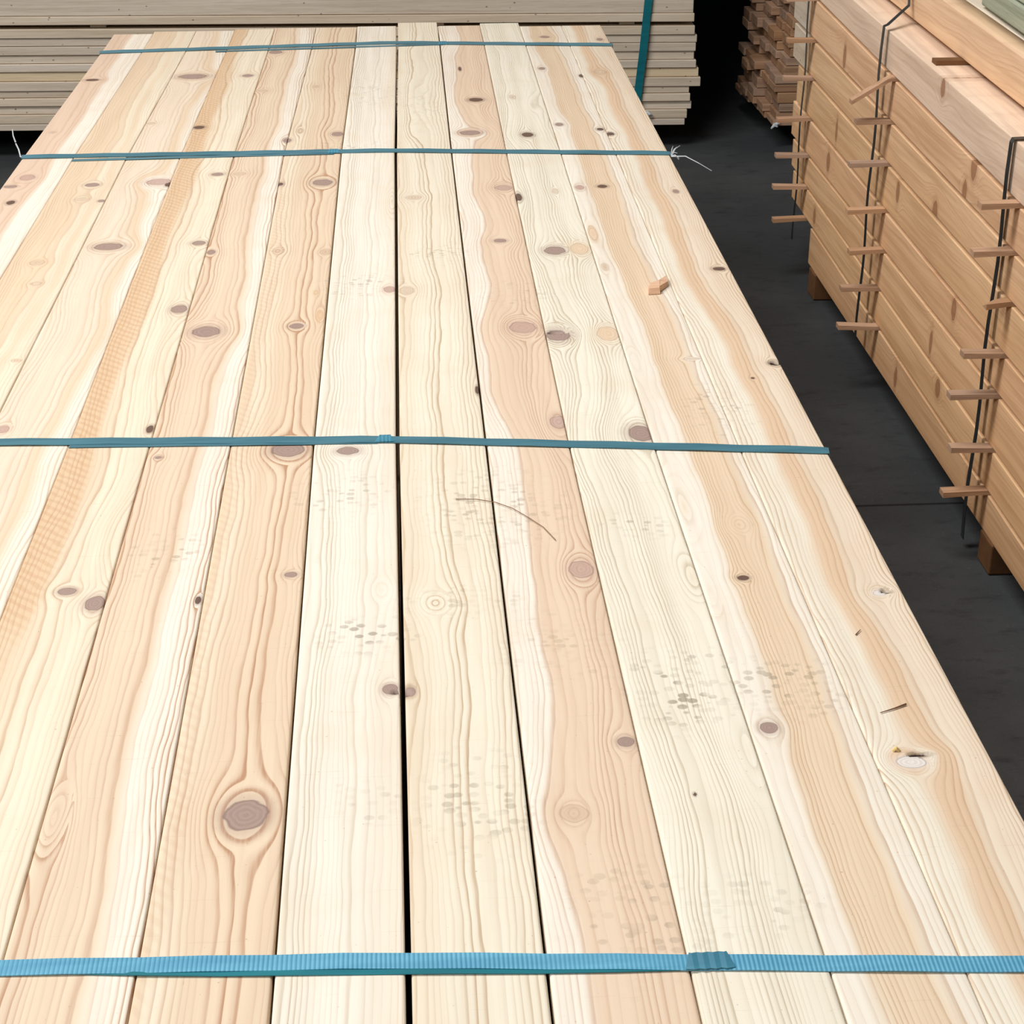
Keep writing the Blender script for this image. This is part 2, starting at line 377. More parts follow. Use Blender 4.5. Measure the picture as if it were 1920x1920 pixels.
def grid_plank(name, px, back, thick, fl, kc, mat, parent=None, dirv=(0, 0, -1)):
    """px[(i,j)] positions of the patterned face (rows i, columns j); closed into a solid of the given thickness"""
    NV, NU = px.shape[:2]
    top = px.reshape(-1, 3)
    n = len(top)
    per = [(0, j) for j in range(NU)] + [(i, NU - 1) for i in range(1, NV)] + [(NV - 1, j) for j in range(NU - 2, -1, -1)] + [(i, 0) for i in range(NV - 2, 0, -1)]
    pid = np.array([a * NU + b for a, b in per])
    bot = top[pid] + np.array(dirv) * thick
    if back is not None: bot = top[pid].copy(); bot[:, back[0]] = back[1]
    V = np.vstack([top, bot])
    idx = np.arange(NV * NU).reshape(NV, NU)
    q = np.stack([idx[:-1, :-1], idx[:-1, 1:], idx[1:, 1:], idx[1:, :-1]], -1).reshape(-1, 4)
    m_ = len(pid); b = n + np.arange(m_)
    sd = np.stack([pid, b, np.roll(b, -1), np.roll(pid, -1)], -1)
    quads = np.vstack([q, sd])
    me = bpy.data.meshes.new(name)
    me.vertices.add(len(V)); me.vertices.foreach_set('co', V.astype(np.float32).ravel())
    nl = quads.size + m_
    me.loops.add(nl); me.polygons.add(len(quads) + 1)
    li = np.concatenate([quads.ravel(), b[::-1]]).astype(np.int32)
    me.loops.foreach_set('vertex_index', li)
    ls = np.concatenate([np.arange(len(quads)) * 4, [quads.size]]).astype(np.int32)
    me.polygons.foreach_set('loop_start', ls)
    me.update(calc_edges=True); me.validate()
    for k, a in fl.items():
        at = me.attributes.new(k, 'FLOAT', 'POINT')
        full = np.concatenate([a.ravel(), a.ravel()[pid]]).astype(np.float32)
        at.data.foreach_set('value', full)
    at = me.attributes.new('kc', 'FLOAT_COLOR', 'POINT')
    k4 = np.concatenate([kc.reshape(-1, 3), kc.reshape(-1, 3)[pid]]); k4 = np.hstack([k4, np.ones((len(k4), 1))])
    at.data.foreach_set('color', k4.astype(np.float32).ravel())
    me.materials.append(mat)
    o = bpy.data.objects.new(name, me); C.objects.link(o)
    if parent: o.parent = parent
    return o

cream = srgb(236, 222, 196); white = srgb(240, 230, 212); peach = srgb(226, 200, 168); line = srgb(184, 146, 108); gline = srgb(178, 156, 124)
pinkp = srgb(222, 192, 166); rline = srgb(184, 142, 110)
B = [
 dict(seed=3, heart=[(-.3, .62, .9, .1)], sap=white, ht=pinkp, ln=line, F=110, I=.35, wig=.003, lab='outermost left pine board, pinkish with a pale stripe along its right edge'),
 dict(seed=5, heart=[(-.1, .6, .9, .2), (.72, .86, .6, .1)], sap=cream, ht=peach, ln=line, F=120, I=.4, wig=.004, lab='second pine board from the left edge of the long stack, streaked peach'),
 dict(seed=8, heart=[(-.1, .84, .55, .1), (.6, .82, .9, .15)], sap=white, ht=peach, ln=line, F=120, I=.45, wig=.006, lab='third pine board from the left edge, thin pale stripe down its right side'),
 dict(seed=11, heart=[(-.2, .4, .8, .3)], sap=cream, ht=peach, ln=line, F=105, I=.6, slope=.006, wig=.004, saw=[(0, .34, 1.5, 4.6, .8), (0, .3, .8, 1.5, .2)],
      hill=[(-.305, 1.72, .03, .10, .018), (-.31, 2.2, .035, .16, .02), (-.315, 2.62, .03, .12, .015)], lab='fourth pine board from the left edge with an orange saw-marked left side'),
 dict(seed=14, heart=[(-.2, .66, .8, .12)], sap=white, ht=peach, ln=rline, F=120, I=.8, wig=.004, lab='ringed pine board with a pale right third, third one left of the wide dark gap'),
 dict(seed=16, heart=[(.3, 1.2, .75, .25), (-.1, .1, .5, .1)], sap=cream, ht=peach, ln=rline, F=110, I=.8, wig=.003, slope=.004, saw=[(0, .2, .7, 3.0, .35)],
      hill=[(-.105, 1.75, .025, .2, .012), (-.11, 2.2, .02, .12, .01)], lab='pine board with the largest round brown knot near the closest strap'),
 dict(seed=19, heart=[(.85, 1.2, .3, .2)], sap=white, ht=peach, ln=gline, F=150, I=.5, wig=.003, lab='whitish straight-grained pine board just left of the wide dark gap'),
 dict(seed=23, heart=[(-.2, .22, .4, .3)], sap=srgb(237, 226, 203), ht=peach, ln=srgb(184, 154, 118), F=120, I=.72, wig=.003,
      hill=[(.03, 3.7, .03, .25, .03), (.03, 4.1, .03, .2, .02), (.02, 3.4, .03, .1, .02)], lab='cream pine board just right of the wide dark gap, far end sticking out most'),
 dict(seed=27, heart=[(.32, 1.2, .85, .06)], sap=white, ht=srgb(226, 198, 168), ln=rline, F=115, I=.6, wig=.007, slope=-.004, hill=[(.19, 1.95, .02, .08, .02)],
      lab='two-tone pine board, cream left stripe and peach right, second right of the wide gap'),
 dict(seed=31, heart=[(1.1, 1.4, .3, .1)], sap=srgb(239, 230, 209), ht=peach, ln=gline, F=165, I=.65, wig=.006,
      hill=[(.27, 3.75, .03, .3, .02), (.27, 3.6, .015, .08, .015)], lab='whitish pine board with an open black knot hole beside its left edge'),
 dict(seed=36, heart=[(.3, .8, .85, .1)], sap=white, ht=srgb(228, 201, 167), ln=line, F=150, I=.62, wig=.003, lab='pine board next to the outermost right one, peach middle and pale right edge'),
 dict(seed=41, heart=[(.33, .62, .9, .12), (.6, 1.3, .4, .2)], sap=srgb(238, 228, 207), ht=srgb(224, 192, 158), ln=line, F=150, I=.66, wig=.004, lab='outermost right pine board with a diamond shaped knot hole, overlooking the floor'),
]
BT = 0.045
rows = list(np.arange(0.02, 1.0, 0.12)) + list(np.arange(1.0, 2.2, 0.0033)) + list(np.arange(2.2, 4.55, 0.006))
for k in range(12):
    P = B[k]
    ys = np.array([y for y in rows if y < ENDY[k] - .004])
    e = ENDY[k]
    ys = np.concatenate([[0.0, .0015], ys, [e - .002, e - .0006, e]])
    L = seam(k, ys) + GAP[k]; R = seam(k + 1, ys) - GAP[k + 1]
    cols_ = np.concatenate([[0, .0006, .0018], np.linspace(.004, .096, 37), [.0982, .0994, .1]]) / .1
    U = L[:, None] + (R - L)[:, None] * cols_[None, :]
    V = np.repeat(ys[:, None], len(cols_), 1)
    kn = [q for q in KN if L.mean() - .008 < q[0] < R.mean() + .008]
    # a knot belongs to the board it lies on at its own distance
    kn = [q for q in KN if seam(k, q[1]) - .002 <= q[0] <= seam(k + 1, q[1]) + .002]
    P['dirt'] = DIRT
    xm = seam(k, 2.2)
    fl, kc, lift = fields(U, V, kn, P, xm, .1)
    dd = np.minimum(U - L[:, None], R[:, None] - U); de = np.minimum(V - ys[0], e - V)
    rr = .0018
    dz = -(rr - np.sqrt(np.maximum(rr * rr - np.maximum(rr - np.minimum(dd, de), 0) ** 2, 0)))
    z = TOP + dz + lift + (.0004 * math.sin(k * 2.3))
    o = grid_plank('pine_board', np.stack([U, V, z], -1), (2, TOP - .0452), BT - .002, fl, kc, grain_mat('pine_' + P['lab'].split()[0] + '_%d' % k, P['sap'], P['ht'], P['ln'], 1))
    tag(o, P['lab'], 'board', 'top boards of the long stack')

# boards underneath, on bearers
under = sawn_mat('sawn_pine_pale', srgb(226, 204, 168), srgb(214, 184, 142), srgb(170, 128, 88), 1)
proto = None
nlay = 12
for j in range(nlay):
    zt = TOP - .0455 - .0455 * j
    for k in range(12):
        x = -.0050 - .0968 * (7 - k) if k < 7 else .0002 + .0985 * (k - 7)
        if proto is None:
            proto = bevel(MB().box(.0003, .0966, 0, 4.40, -.0448, 0).build('pine_board', under), .0015)
            o = proto
        else:
            o = proto.copy(); C.objects.link(o)
        o.location = (x, RND.uniform(-.012, .0), zt - .001)
        tag(o, 'pine board inside the long stack, hidden below its top layer', 'board', 'lower boards of the long stack')
zb = TOP - .0455 - .0455 * (nlay - 1) - .001 - .0448
for i, y in enumerate((.5, 1.6, 2.8, 4.0)):
    o = bevel(MB().box(-.68, .49, y, y + .09, 0.001, zb - .0005).build('bearer', under), .003)
    tag(o, 'wooden bearer on the floor under the long stack', 'bearer', 'bearers under the long stack')

# ---------------------------------------------------------------- straps over the main stack
def ribbon(name, pts, width, th, mat, tilt=0.0, parent=None, step=.01):
    """flat band following pts (x,y,z), its width along Y"""
    P = []
    for a, b in zip(pts[:-1], pts[1:]):
        a = np.array(a, float); b = np.array(b, float); n = max(1, int(np.linalg.norm(b - a) / step))
        for i in range(n): P.append(a + (b - a) * i / n)
    P.append(np.array(pts[-1], float)); P = np.array(P)
    v = []; f = []
    T = np.gradient(P, axis=0)
    for p, t in zip(P, T):
        t = t / (np.linalg.norm(t) + 1e-9)
        w_ = np.array([0, math.cos(tilt), math.sin(tilt)]); w_ -= t * w_.dot(t); w_ /= np.linalg.norm(w_)
        nrm = np.cross(t, w_)
        for a, b in ((-.5, 0), (.5, 0), (.5, 1), (-.5, 1)):
            v.append(tuple(p + w_ * width * a + nrm * th * b))
    for i in range(len(P) - 1):
        for k in range(4):
            f.append((i * 4 + k, i * 4 + (k + 1) % 4, i * 4 + 4 + (k + 1) % 4, i * 4 + 4 + k))
    f.append((3, 2, 1, 0)); n = (len(P) - 1) * 4; f.append((n, n + 1, n + 2, n + 3))
    return link_mesh(name, v, f, mat, parent)

st_blue = strap_mat('ribbed_blue_strap', srgb(108, 176, 200), srgb(66, 134, 164), 1.0, .38)
st_teal = strap_mat('teal_strap', srgb(76, 122, 134), srgb(48, 92, 104), 0.0, .42)
st_dark = strap_mat('dark_teal_strap', srgb(20, 118, 128), srgb(12, 84, 96), 0.0, .4)
def over(x0, x1, y0, y1, ymid=None, lift=.0016, sag=.0008):
    pts = []
    for k in range(13):
        for q in ((0.0, .5) if k < 12 else (0.0,)):
            t = (k + q) / 12; x = x0 + (x1 - x0) * t
            if ymid is None: y = y0 + (y1 - y0) * t
            else: y = np.interp(t, [0, .57, 1], [y0, ymid, y1])
            pts.append((x, y, TOP + lift + (sag if q else 0)))
    return pts
XL, XR = -.704, .509
def wrap(pts, z=.12):
    a = pts[0]; b = pts[-1]
    return [(XL - .0015, a[1], z), (XL - .0015, a[1], TOP - .002)] + pts + [(XR + .0015, b[1], TOP - .002), (XR + .0015, b[1], z)]
straps = [
 ('nearest blue ribbed strap across the long stack, with a rough welded joint', 1.028, .966, 1.0035, .0155, st_blue, .08, (-.25, .205, 1.008, .989, 0), (.2, .232)),
 ('second nearest teal strap across the stack, its loose tail ending at the left', 1.965, 1.866, 1.932, .0150, st_teal, .12, (-.396, -.03, 1.9415, 1.930, .0), (-.03, -.012)),
 ('third nearest thin teal strap across the stack, frayed at both edges', 3.257, 3.202, 3.256, .0150, st_teal, .20, (-.60, -.12, 3.232, 3.25, .0), (-.13, -.11)),
 ('farthest thin teal strap across the stack, near the board ends', 4.170, 4.172, 4.232, .0150, st_teal, .24, (-.42, .11, 4.17, 4.215, .0), (.1, .12)),
]
for (lab, yl, yr, ym, wd, mt, tl, tail, jt) in straps:
    e_ = empty('steel_strap' if False else 'strap', (0, ym, TOP))
    tag(e_, lab, 'strap', 'straps across the long stack')
    def loc(pts): return [(x, y - ym, z - TOP) for x, y, z in pts]
    xl = float(seam(0, yl)) - .0012; xr = float(seam(12, yr)) + .0012
    lf = wd / 2 * math.sin(tl) + .0006
    pp = over(xl, xr, yl, yr, ym, lf)
    pp = [(xl, yl, .12), (xl, yl, TOP - .004)] + pp + [(xr, yr, TOP - .004), (xr, yr, .12)]
    ribbon('band', loc(pp), wd, .0009, mt, tl, e_)
    x0, x1, ya, yb, off = tail
    tp = [(x0 + (x1 - x0) * i / 8, ya + (yb - ya) * i / 8 + off, TOP + .0006 + (.0005 if i % 2 else 0)) for i in range(9)]
    if ym < 1.2: tp = [(a, float(np.interp(a, [xl, -.002, xr], [yl, ym, yr])) - .0070 * math.sin(min(1, max(0, (a + .25) / .46)) * 3.1416) ** .7 , c) for a, b, c in tp]
    ribbon('loose_tail', loc(tp), wd * .92, .0006, st_dark if ym < 1.2 else mt, 0.0, e_)
    jx0, jx1 = jt
    jy = np.interp(((jx0 + jx1) / 2 - XL) / (XR - XL), [0, .57, 1], [yl, ym, yr])
    jp = [(jx0 + (jx1 - jx0) * i / 8, jy + .0006 * (-1) ** i, TOP + .0030 + .0004 * (i % 2)) for i in range(9)]
    ribbon('weld', loc(jp), wd * 1.04, .0008, strap_mat('strap_weld', srgb(70, 138, 158), srgb(40, 92, 112), 0, .5), tl, e_)

# frayed film at strap edges
fray = plain('white_plastic_film', srgb(214, 218, 220), .5, .4)
mb = MB(); r = random.Random(5)
for i in range(9):
    a = Vector((.506, 3.2, TOP - .002)); d = Vector((r.uniform(.002, .020), r.uniform(-.02, .03), r.uniform(-.004, .016)))
    mb.tube([a, a + d * .5 + Vector((0, 0, .004)), a + d], .0011, .0004, 5)
mb.tube([(.506, 3.195, TOP - .002), (.53, 3.18, TOP + .002), (.552, 3.16, TOP - .006), (.575, 3.15, TOP - .018)], .0014, .0005, 5)
tag(mb.build('plastic_shred', fray), 'frayed white shreds at the right edge of the stack beside the third strap', 'plastic')
mb = MB()
mb.tube([(-.699, 3.265, TOP), (-.703, 3.275, TOP + .012), (-.708, 3.28, TOP + .022)], .0015, .0015, 5)
mb.tube([(-.708, 3.28, TOP + .024), (-.712, 3.285, TOP + .035), (-.713, 3.29, TOP + .046)], .0016, .001, 5)
mb.tube([(-.699, 3.265, TOP), (-.69, 3.262, TOP + .003), (-.68, 3.262, TOP + .001)], .0015, .001, 5)
tag(mb.build('plastic_shred', fray), 'whitish frayed string sticking up at the left edge of the stack', 'plastic')

# ---------------------------------------------------------------- small things on the boards
chipm = sawn_mat('wood_chip', srgb(232, 200, 170), srgb(220, 180, 146), srgb(176, 120, 88), 0, knots=False)
z = TOP + .0005
mb = MB().hexa([(.362, 2.430, z), (.380, 2.432, z), (.384, 2.468, z), (.366, 2.462, z), (.364, 2.434, z + .008), (.379, 2.436, z + .009), (.383, 2.464, z + .010), (.369, 2.458, z + .009)])
mb.hexa([(.380, 2.440, z), (.396, 2.466, z), (.398, 2.498, z), (.382, 2.470, z), (.380, 2.442, z + .009), (.396, 2.468, z + .007), (.397, 2.494, z + .007), (.382, 2.468, z + .009)])
tag(mb.build('wood_chip', chipm), 'small orange-brown wood offcut lying on the right side of the stack', 'wood chip')
sliv = plain('dry_fibre', srgb(134, 98, 74), .8, .1)
tag(MB().tube([(.058, 1.765, z + .001), (.080, 1.763, z + .0014), (.102, 1.754, z + .0012), (.120, 1.737, z + .0014), (.135, 1.715, z + .0012), (.150, 1.690, z + .0012), (.161, 1.659, z + .0008)], .0005, .0004, 5).build('wood_fibre', sliv),
    'long curved brown fibre lying across two boards right of the gap', 'wood fibre')
tag(MB().tube([(.433, 1.443, z + .0008), (.440, 1.452, z + .0012)], .0007, .0003, 5).build('splinter', sliv), 'short dark splinter on the outermost right board, the farther one', 'splinter')
tag(MB().tube([(.4225, 1.306, z + .0008), (.437, 1.312, z + .001), (.449, 1.318, z + .0012)], .0004, .0010, 5).build('splinter', sliv), 'longer pale brown splinter on the right board near its diamond knot', 'splinter')
resin = plain('resin_bead', srgb(238, 206, 132), .25, .5)
mb = MB(); v0 = (.4215, 1.247, z + .001)
mb.tube([(.419, 1.247, z), (.4215, 1.247, z + .003), (.424, 1.247, z)], .0016, .0016, 6)
tag(mb.build('sawdust_crumb', resin), 'tiny yellow crumb beside the diamond shaped knot hole', 'crumb')

# ---------------------------------------------------------------- the right stack on sticks
XF = 1.05
LYR = [(2.82, 3.65, 4.42), (.062, .066, .070), (.133, .150, .164), (.218, .235, .246), (.323, .329, .329), (.405, .415, .426), (.502, .517, .528), (.589, .607, .624), (.672, .703, .724), (.774, .790, .801)]
def lz(i, y):
    Y = LYR[0]; Z = LYR[i + 1]
    a = np.polyfit(Y, Z, 1)
    return float(a[0] * y + a[1])
END = [4.36, 4.60, 4.62, 4.64, 4.60, 4.50, 4.50, 4.60]
SIDEK = [(3.32, .764), (4.106, .658), (4.14, .475), (3.573, .487), (3.129, .615), (3.3, .528), (4.205, .381), (4.322, .206), (3.128, .386), (3.182, .2), (2.947, .11), (3.479, .103), (3.252, .271), (3.09, .675), (2.6, .3), (2.5, .15), (2.55, .56)]
gol = [(234, 192, 146), (238, 196, 148), (236, 194, 148), (240, 198, 154), (236, 196, 150), (240, 200, 156), (240, 198, 156), (240, 212, 184), (238, 202, 164)]
inner = sawn_mat('sawn_larch', srgb(214, 176, 136), srgb(204, 160, 116), srgb(150, 104, 64), 1)
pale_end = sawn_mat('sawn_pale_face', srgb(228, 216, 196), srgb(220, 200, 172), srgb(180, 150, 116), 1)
wh = ['bottom', 'second', 'third', 'fourth', 'fifth', 'sixth', 'seventh', 'eighth']
TH = .0095
def side_board(i, x_face, zlo, zhi, y0, y1, lab, depth=.145, seed=1, colr=None):
    ys = np.concatenate([[y0, y0 + .001], np.arange(y0 + .01, y1 - .005, .010), [y1 - .001, y1]])
    cz = np.concatenate([[0, .01, .03], np.linspace(.06, .94, 16), [.97, .99, 1.0]])
    zl = np.array([zlo(y) for y in ys]); zh = np.array([zhi(y) for y in ys])
    Z = zl[:, None] + (zh - zl)[:, None] * cz[None, :]
    Y = np.repeat(ys[:, None], len(cz), 1)
    dd = np.minimum(Z - zl[:, None], zh[:, None] - Z); de = np.minimum(Y - y0, y1 - Y)
    rr = .0009
    dx = (rr - np.sqrt(np.maximum(rr * rr - np.maximum(rr - np.minimum(dd, de), 0) ** 2, 0)))
    X = x_face + dx
    kn = []
    r = random.Random(seed)
    for (a, b) in SIDEK:
        if zlo(a) - .01 < b < zhi(a) + .01: kn.append((b, a, .020 + r.random() * .010, .009 + r.random() * .008, 'b'))
    P = dict(seed=seed, heart=[(-.2, .4 + r.random() * .4, .8, .4)], F=85, I=.30, wig=.006)
    fl, kc, lf = fields(Z, Y, kn, P, float(zl[0]), .085)
    c = colr or gol[i]
    mt = grain_mat('larch_face_%d' % seed, srgb(*c), srgb(c[0] - 8, c[1] - 12, c[2] - 14), srgb(c[0] - 54, c[1] - 62, c[2] - 60), 1, fine=2.8)
    # rows run along Y with columns upward: order so that the face looks to -X
    o = grid_plank('timber', np.stack([X, Y, Z], -1)[:, ::-1], (0, x_face + depth), depth, {k: a[:, ::-1] for k, a in fl.items()}, kc[:, ::-1], mt, dirv=(1, 0, 0))
    tag(o, lab, 'timber', 'face timbers of the right stack')
    return o
KCOL['b'] = (158, 106, 70); KS['b'] = .7
Y0R = 1.35
for i in range(8):
    lo = (lambda y, i=i: lz(i, y) + (TH if i else .0)); hi = (lambda y, i=i: lz(i + 1, y) - .0004)
    side_board(i, XF + (.007, .0055, .0035, .0015, -.0005, -.002, -.004, -.006)[i], lo, hi, Y0R, END[i], 'long brown timber in the right stack face, %s layer counted from the floor' % wh[i], seed=50 + i)
lo = lambda y: lz(8, y) + TH
hi = lambda y: lz(8, y) + TH + .080
side_board(8, 1.112, lo, hi, Y0R, 4.55, 'set-back topmost timber of the right stack, above the pale ledge', seed=58, depth=.045)
# timbers behind the face: simple wedges following the layers
for i in range(9):
    for q in range(3):
        x0 = (XF if i < 8 else 1.112) + (.154 if i < 8 else .047) + .147 * q; x1 = x0 + .144
        ya = Y0R + RND.uniform(0, .05); yb = (END[i] if i < 8 else 4.55) - RND.uniform(0, .06)
        f0 = (lambda y: lz(i, y) + (TH if i else 0)) if i < 8 else lo
        f1 = (lambda y: lz(i + 1, y) - .0004) if i < 8 else hi
        mb = MB().hexa([(x0, ya, f0(ya)), (x1, ya, f0(ya)), (x1, yb, f0(yb)), (x0, yb, f0(yb)), (x0, ya, f1(ya)), (x1, ya, f1(ya)), (x1, yb, f1(yb)), (x0, yb, f1(yb))])
        if i < 8:
            o = bevel(mb.build('timber', inner), .002)
            tag(o, 'brown timber inside the right stack behind its face timbers', 'timber', 'inner timbers of the right stack')
        else:
            o = bevel(mb.build('timber', pale_end), .003)
            tag(o, ('pale greyish timber on top of the right stack, nearest its edge', 'pale greyish timber on top of the right stack, partly under the green timber',
                    'pale timber on top of the right stack under the green timbers')[q], 'timber', 'top timbers of the right stack')
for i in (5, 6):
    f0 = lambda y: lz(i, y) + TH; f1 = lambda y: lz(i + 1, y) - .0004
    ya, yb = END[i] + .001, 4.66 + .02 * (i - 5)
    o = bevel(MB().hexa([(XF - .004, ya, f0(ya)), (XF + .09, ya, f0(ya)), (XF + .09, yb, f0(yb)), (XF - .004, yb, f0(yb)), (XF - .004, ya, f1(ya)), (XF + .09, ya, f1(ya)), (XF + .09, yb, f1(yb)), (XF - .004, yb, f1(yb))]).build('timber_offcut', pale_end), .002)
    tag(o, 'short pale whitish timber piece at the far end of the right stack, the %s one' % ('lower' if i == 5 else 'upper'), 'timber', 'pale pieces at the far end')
# the pale ledge: uneven lighter strips lying on the eighth layer before the set-back timber
# bearers
bm_ = plain('dark_bearer_wood', srgb(120, 84, 54), .8, .2)
for y in (1.7, 2.77, 4.26):
    o = bevel(MB().box(XF + .004, XF + .56, y, y + .07, .001, min(lz(0, y), lz(0, y + .07)) - .0005).build('bearer', bm_), .003)
    tag(o, 'square bearer on the floor under the right stack', 'bearer', 'bearers under the right stack')

# sticks poking out
stickm = sawn_mat('stick_wood', srgb(198, 162, 132), srgb(184, 148, 118), srgb(136, 102, 76), 0, knots=False)
rowname = ['nearest', 'middle', 'farthest']
orden = ['lowest', 'second', 'third', 'fourth', 'fifth', 'sixth', 'seventh']
for c, yc in enumerate((2.825, 3.655, 4.425)):
    for i in range(1, 8):
        tip = .970 + RND.uniform(-.006, .010)
        if c == 0 and i == 5: tip = 1.004
        y = yc + RND.uniform(-.012, .012)
        z0 = lz(i, y) + .0004; h = TH - .0008; ww = .024
        dz = RND.uniform(-.005, .003); dy = RND.uniform(-.006, .006)
        xs = 1.06
        mb = MB()
        if c == 1 and i == 7:      # snapped stick hanging down
            mb.box(1.036, 1.55, y, y + ww, z0, z0 + h)
            mb.hexa([(.955, y - .004, z0 - .047), (1.036, y, z0), (1.036, y + ww, z0), (.955, y + ww - .004, z0 - .047),
                     (.955, y - .004, z0 - .038), (1.036, y, z0 + h), (1.036, y + ww, z0 + h), (.955, y + ww - .004, z0 - .038)])
            lab = 'snapped stick hanging down from the middle row of the right stack'
        else:
            hh = .0105
            mb.box(1.045, 1.55, y, y + ww, z0, z0 + h)
            mb.hexa([(tip, y + dy, z0 + dz), (1.045, y, z0), (1.045, y + ww, z0), (tip, y + ww + dy, z0 + dz),
                     (tip, y + dy, z0 + dz + hh), (1.045, y, z0 + h), (1.045, y + ww, z0 + h), (tip + (.02 if (c == 0 and i == 5) else 0), y + ww + dy, z0 + dz + hh)])
            lab = 'spacer stick poking out of the right stack, %s from below, row %s' % (orden[i - 1], rowname[c])
            if c == 0 and i == 5: lab = 'broken short spacer stick in the row nearest the camera of the right stack'
        tag(mb.build('spacer_stick', stickm), lab, 'stick', 'spacer sticks of the right stack')
# short stick end in the gap under the top timber
y = 3.42
tag(MB().box(1.056, 1.5, y, y + .03, lz(8, y) + .0004, lz(8, y) + TH - .0004).build('spacer_stick', bm_), 'dark spacer stick lying on the pale ledge under the topmost timber', 'stick', 'spacer sticks of the right stack')

# black straps of the right stack
def vstrap(pts, wd, mat, lab, ang, th=.0012, name='strap'):
    v = []; f = []
    wv_ = Vector((math.sin(ang), math.cos(ang), 0)); nv = Vector((-math.cos(ang), math.sin(ang), 0))
    for p in pts:
        p = Vector(p)
        for a, b in ((-.5, 0), (.5, 0), (.5, 1), (-.5, 1)):
            v.append(tuple(p + wv_ * wd * a + nv * th * b))
    for i in range(len(pts) - 1):
        for k in range(4): f.append((i * 4 + k, i * 4 + (k + 1) % 4, i * 4 + 4 + (k + 1) % 4, i * 4 + 4 + k))
    f.append((3, 2, 1, 0)); n = (len(pts) - 1) * 4; f.append((n, n + 1, n + 2, n + 3))
    o = link_mesh(name, v, f, mat)
    return tag(o, lab, 'strap', 'black straps of the right stack')
ZT = lambda y: lz(8, y) + TH + .080 + .002
blk = strap_mat('black_strap', srgb(38, 46, 48), srgb(18, 22, 24), 0, .35)
def vpts(y, x, z1, top_, bend=0):
    n = 14; out = []
    zb_ = .02 if y < 3 else .10
    for k in range(n + 1):
        zz = zb_ + (z1 - zb_) * k / n
        out.append((x + .002 * math.sin(k * 1.1 + y), y + bend * math.sin(k / n * 3.1), zz))
    return out + top_
vstrap(vpts(2.885, 1.038, .772, [(1.040, 2.885, .779), (1.10, 2.885, .781), (1.106, 2.885, .782), (1.106, 2.885, ZT(2.885)), (1.13, 2.885, ZT(2.885)), (1.55, 2.885, ZT(2.885))]), .016, blk, 'black strap down the right stack face, the one nearest the camera', .02)
vstrap(vpts(3.735, 1.032, .800, [(1.040, 3.735, .803), (1.100, 3.80, .83), (1.106, 3.83, ZT(3.83)), (1.13, 3.83, ZT(3.83)), (1.55, 3.83, ZT(3.83))]), .016, blk, 'black strap down the right stack face, the middle one of three', .0)
vstrap(vpts(4.470, 1.037, .815, [(1.040, 4.47, .818), (1.106, 4.47, .822), (1.106, 4.47, ZT(4.47)), (1.13, 4.47, ZT(4.47)), (1.55, 4.47, ZT(4.47))], 0.0), .014, blk, 'thin black strap down the far end of the right stack', 0.0)

# green timbers resting on the right stack
grn = sawn_mat('green_treated_timber', srgb(186, 190, 164), srgb(172, 178, 152), srgb(120, 126, 102), 1, knots=False)
def rb(x0, x1, y0, y1, z0, z1, rot, lab):
    o = bevel(MB().box(0, x1 - x0, y0 - y1, 0, 0, z1 - z0).build('green_timber', grn), .004)
    o.location = (x0, y1, z0); o.rotation_euler = (0, 0, rot)
    return tag(o, lab, 'timber', 'green timbers on the right stack')
zt_ = lz(8, 3.7) + TH + .080 + .001
rb(1.165, 1.30, 2.2, 3.52, zt_ + .001, zt_ + .046, -.035, 'greenish treated timber lying on the right stack, lower of the two')
rb(1.175, 1.31, 2.1, 3.72, zt_ + .048, zt_ + .093, -.03, 'greenish treated timber lying on the right stack, upper of the two')

# ---------------------------------------------------------------- the back stack, boards seen lengthwise
YB = 5.78
bk = sawn_mat('grey_spruce', srgb(232, 216, 194), srgb(224, 206, 182), srgb(172, 150, 124), 0, .9)
bky = sawn_mat('yellow_spruce', srgb(232, 208, 168), srgb(226, 200, 158), srgb(172, 146, 110), 0, .8)
Zl = [.098, .120, .150, .177, .204, .226, .257, .287, .313, .340, .368, .394, .424]    # heights at the left part
ends = [.945, .952, .966, .960, .956, .992, .985, .975, .968, .972, .975, .966]
dep = [0, .002, .008, .0, .004, .0, .006, .001, .008, .003, .006, .001]
nm = ['lowest', 'second', 'third', 'fourth', 'fifth', 'sixth', 'seventh', 'eighth', 'ninth', 'tenth', 'eleventh', 'topmost']
def slanted(name, x0, x1, y0, y1, z0, z1, mat, dl=-.018):
    """board along X, a little lower at its right end"""
    s = dl / 2.27
    g = lambda x, z: z + s * (x + 1.3)
    o = MB().hexa([(x0, y0, g(x0, z0)), (x1, y0, g(x1, z0)), (x1, y1, g(x1, z0)), (x0, y1, g(x0, z0)), (x0, y0, g(x0, z1)), (x1, y0, g(x1, z1)), (x1, y1, g(x1, z1)), (x0, y1, g(x0, z1))]).build(name, mat)
    return bevel(o, .002)
for i in range(12):
    a, b_ = Zl[i], Zl[i + 1]
    o = slanted('spruce_board', -2.6, ends[i], YB + dep[i], YB + .16, a, b_ - .0015, bky if i == 6 else bk)
    tag(o, 'grey spruce board in the lower bundle behind, %s layer of twelve' % nm[i], 'board', 'boards of the back stack, lower bundle')
    for q in range(2):
        o = slanted('spruce_board', -2.6, ends[i] - RND.uniform(0, .02), YB + .162 + .142 * q, YB + .30 + .142 * q, a, b_ - .0015, bk)
        tag(o, 'grey spruce board behind the front row of the back stack', 'board', 'inner boards of the back stack')
Zu = [.436, .464, .520, .566] + [.566 + .085 * k for k in range(1, 24)]  # tall run above view added so the gap beside the stack stays dark
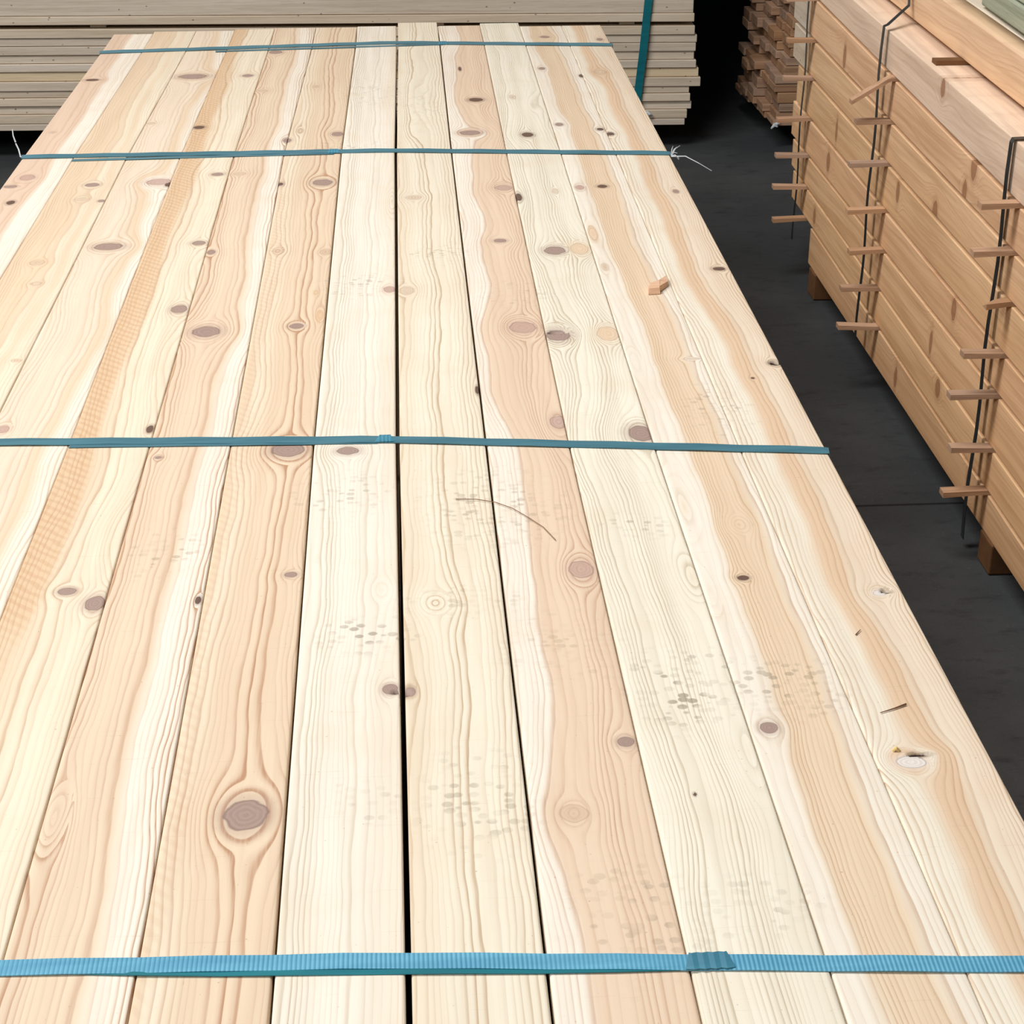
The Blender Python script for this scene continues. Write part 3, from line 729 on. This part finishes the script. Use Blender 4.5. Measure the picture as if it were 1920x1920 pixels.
for i in range(len(Zu) - 1):
    o = slanted('spruce_board', -2.6, .962 - (.004 if i % 2 else 0), YB - .004 + .003 * (i % 3), YB + .44, Zu[i], Zu[i + 1] - .0015, bk)
    tag(o, ('thin grey spruce board just above the dark slot of the back stack', 'broad grey spruce board at the top of the picture in the back stack')[i] if i < 2 else
        'unseen grey spruce board added high in the back stack to block light', 'board', 'boards of the back stack, upper bundle')
for x in (-2.2, -.98, .1, .72):
    o = MB().box(x, x + .05, YB + .02, YB + .42, .4245 - .006 - .018 * (x + 1.3) / 2.27 + .006, .4345 - .018 * (x + 1.3) / 2.27).build('spacer_stick', bk)
    tag(o, 'spacer stick in the dark slot between the bundles of the back stack', 'stick', 'spacer sticks of the back stack')
    o = bevel(MB().box(x, x + .08, YB + .02, YB + .42, .001, .0955 - .018 * (x + .08 + 1.3) / 2.27).build('bearer', bm_), .003)
    tag(o, 'bearer under the back stack', 'bearer', 'bearers under the back stack')
o = vstrap([(.783, YB - .012, .07), (.783, YB - .012, .18), (.797, YB - .014, .33), (.809, YB - .013, .49), (.820, YB - .012, .8), (.824, YB - .012, 2.4)], .026, st_dark, 'dark green strap hanging down the back stack near its right end', 1.5)
o['group'] = 'strap of the back stack'; 
tag(MB().tube([(.815, YB - .006, .128), (.825, YB - .012, .120), (.835, YB - .006, .116)], .007, .003, 6).build('plastic_shred', fray), 'scrap of white plastic at the foot of the back stack', 'plastic')

# ---------------------------------------------------------------- the far right stack with its ends towards us
ers = sawn_mat('brown_end_boards', srgb(186, 150, 120), srgb(172, 134, 104), srgb(110, 76, 54), 0, knots=False)
zz = .078; r = random.Random(12); i = 0
hts = [.022, .026, .028, .036, .027, .028, .032, .028, .030, .034, .028, .03, .028, .032, .028, .03] + [.085] * 25  # thick layers at the end are out of view, added to shade the gap
num = ['bottom', 'second', 'third', 'fourth', 'fifth', 'sixth', 'seventh', 'eighth', 'ninth', 'tenth', 'eleventh', 'twelfth', 'thirteenth', 'fourteenth', 'fifteenth', 'sixteenth']
for h in hts:
    if zz > 2.3: break
    for q in range(5):
        xa = 1.236 + .0045 * min(i, 12) + r.uniform(-.010, .012) - (.014 * q if q else 0) * r.random() - (.018 if i in (4, 5, 9) else 0)
        y0 = YB - .03 + .112 * q + (r.uniform(-.004, .006) if not q else 0)
        o = bevel(MB().box(xa, 3.4, y0, y0 + .108, zz, zz + h - .002).build('brown_board', ers), .002)
        if q == 0: tag(o, 'brown board in the front of the far right stack, %s layer from below' % num[i] if i < 16 else 'unseen brown board added high up in the far right stack to block light', 'board', 'front boards of the far right stack')
        else: tag(o, 'brown board behind the front row of the far right stack', 'board', 'inner boards of the far right stack')
    zz += h; i += 1
for x in (1.45, 2.6):
    tag(bevel(MB().box(x, x + .08, 5.80, 6.25, .001, .0775).build('bearer', bm_), .003), 'bearer under the far right stack', 'bearer', 'bearers under the far right stack')
mb = MB(); r = random.Random(2)
a = Vector((1.243, 5.752, .082))
for q in range(5): mb.tube([a, a + .8 * Vector((r.uniform(-.02, .02), -.02, r.uniform(-.012, .02)))], .006, .003, 6)
tag(mb.build('plastic_shred', fray), 'white plastic scrap at the lowest corner of the far right stack', 'plastic')
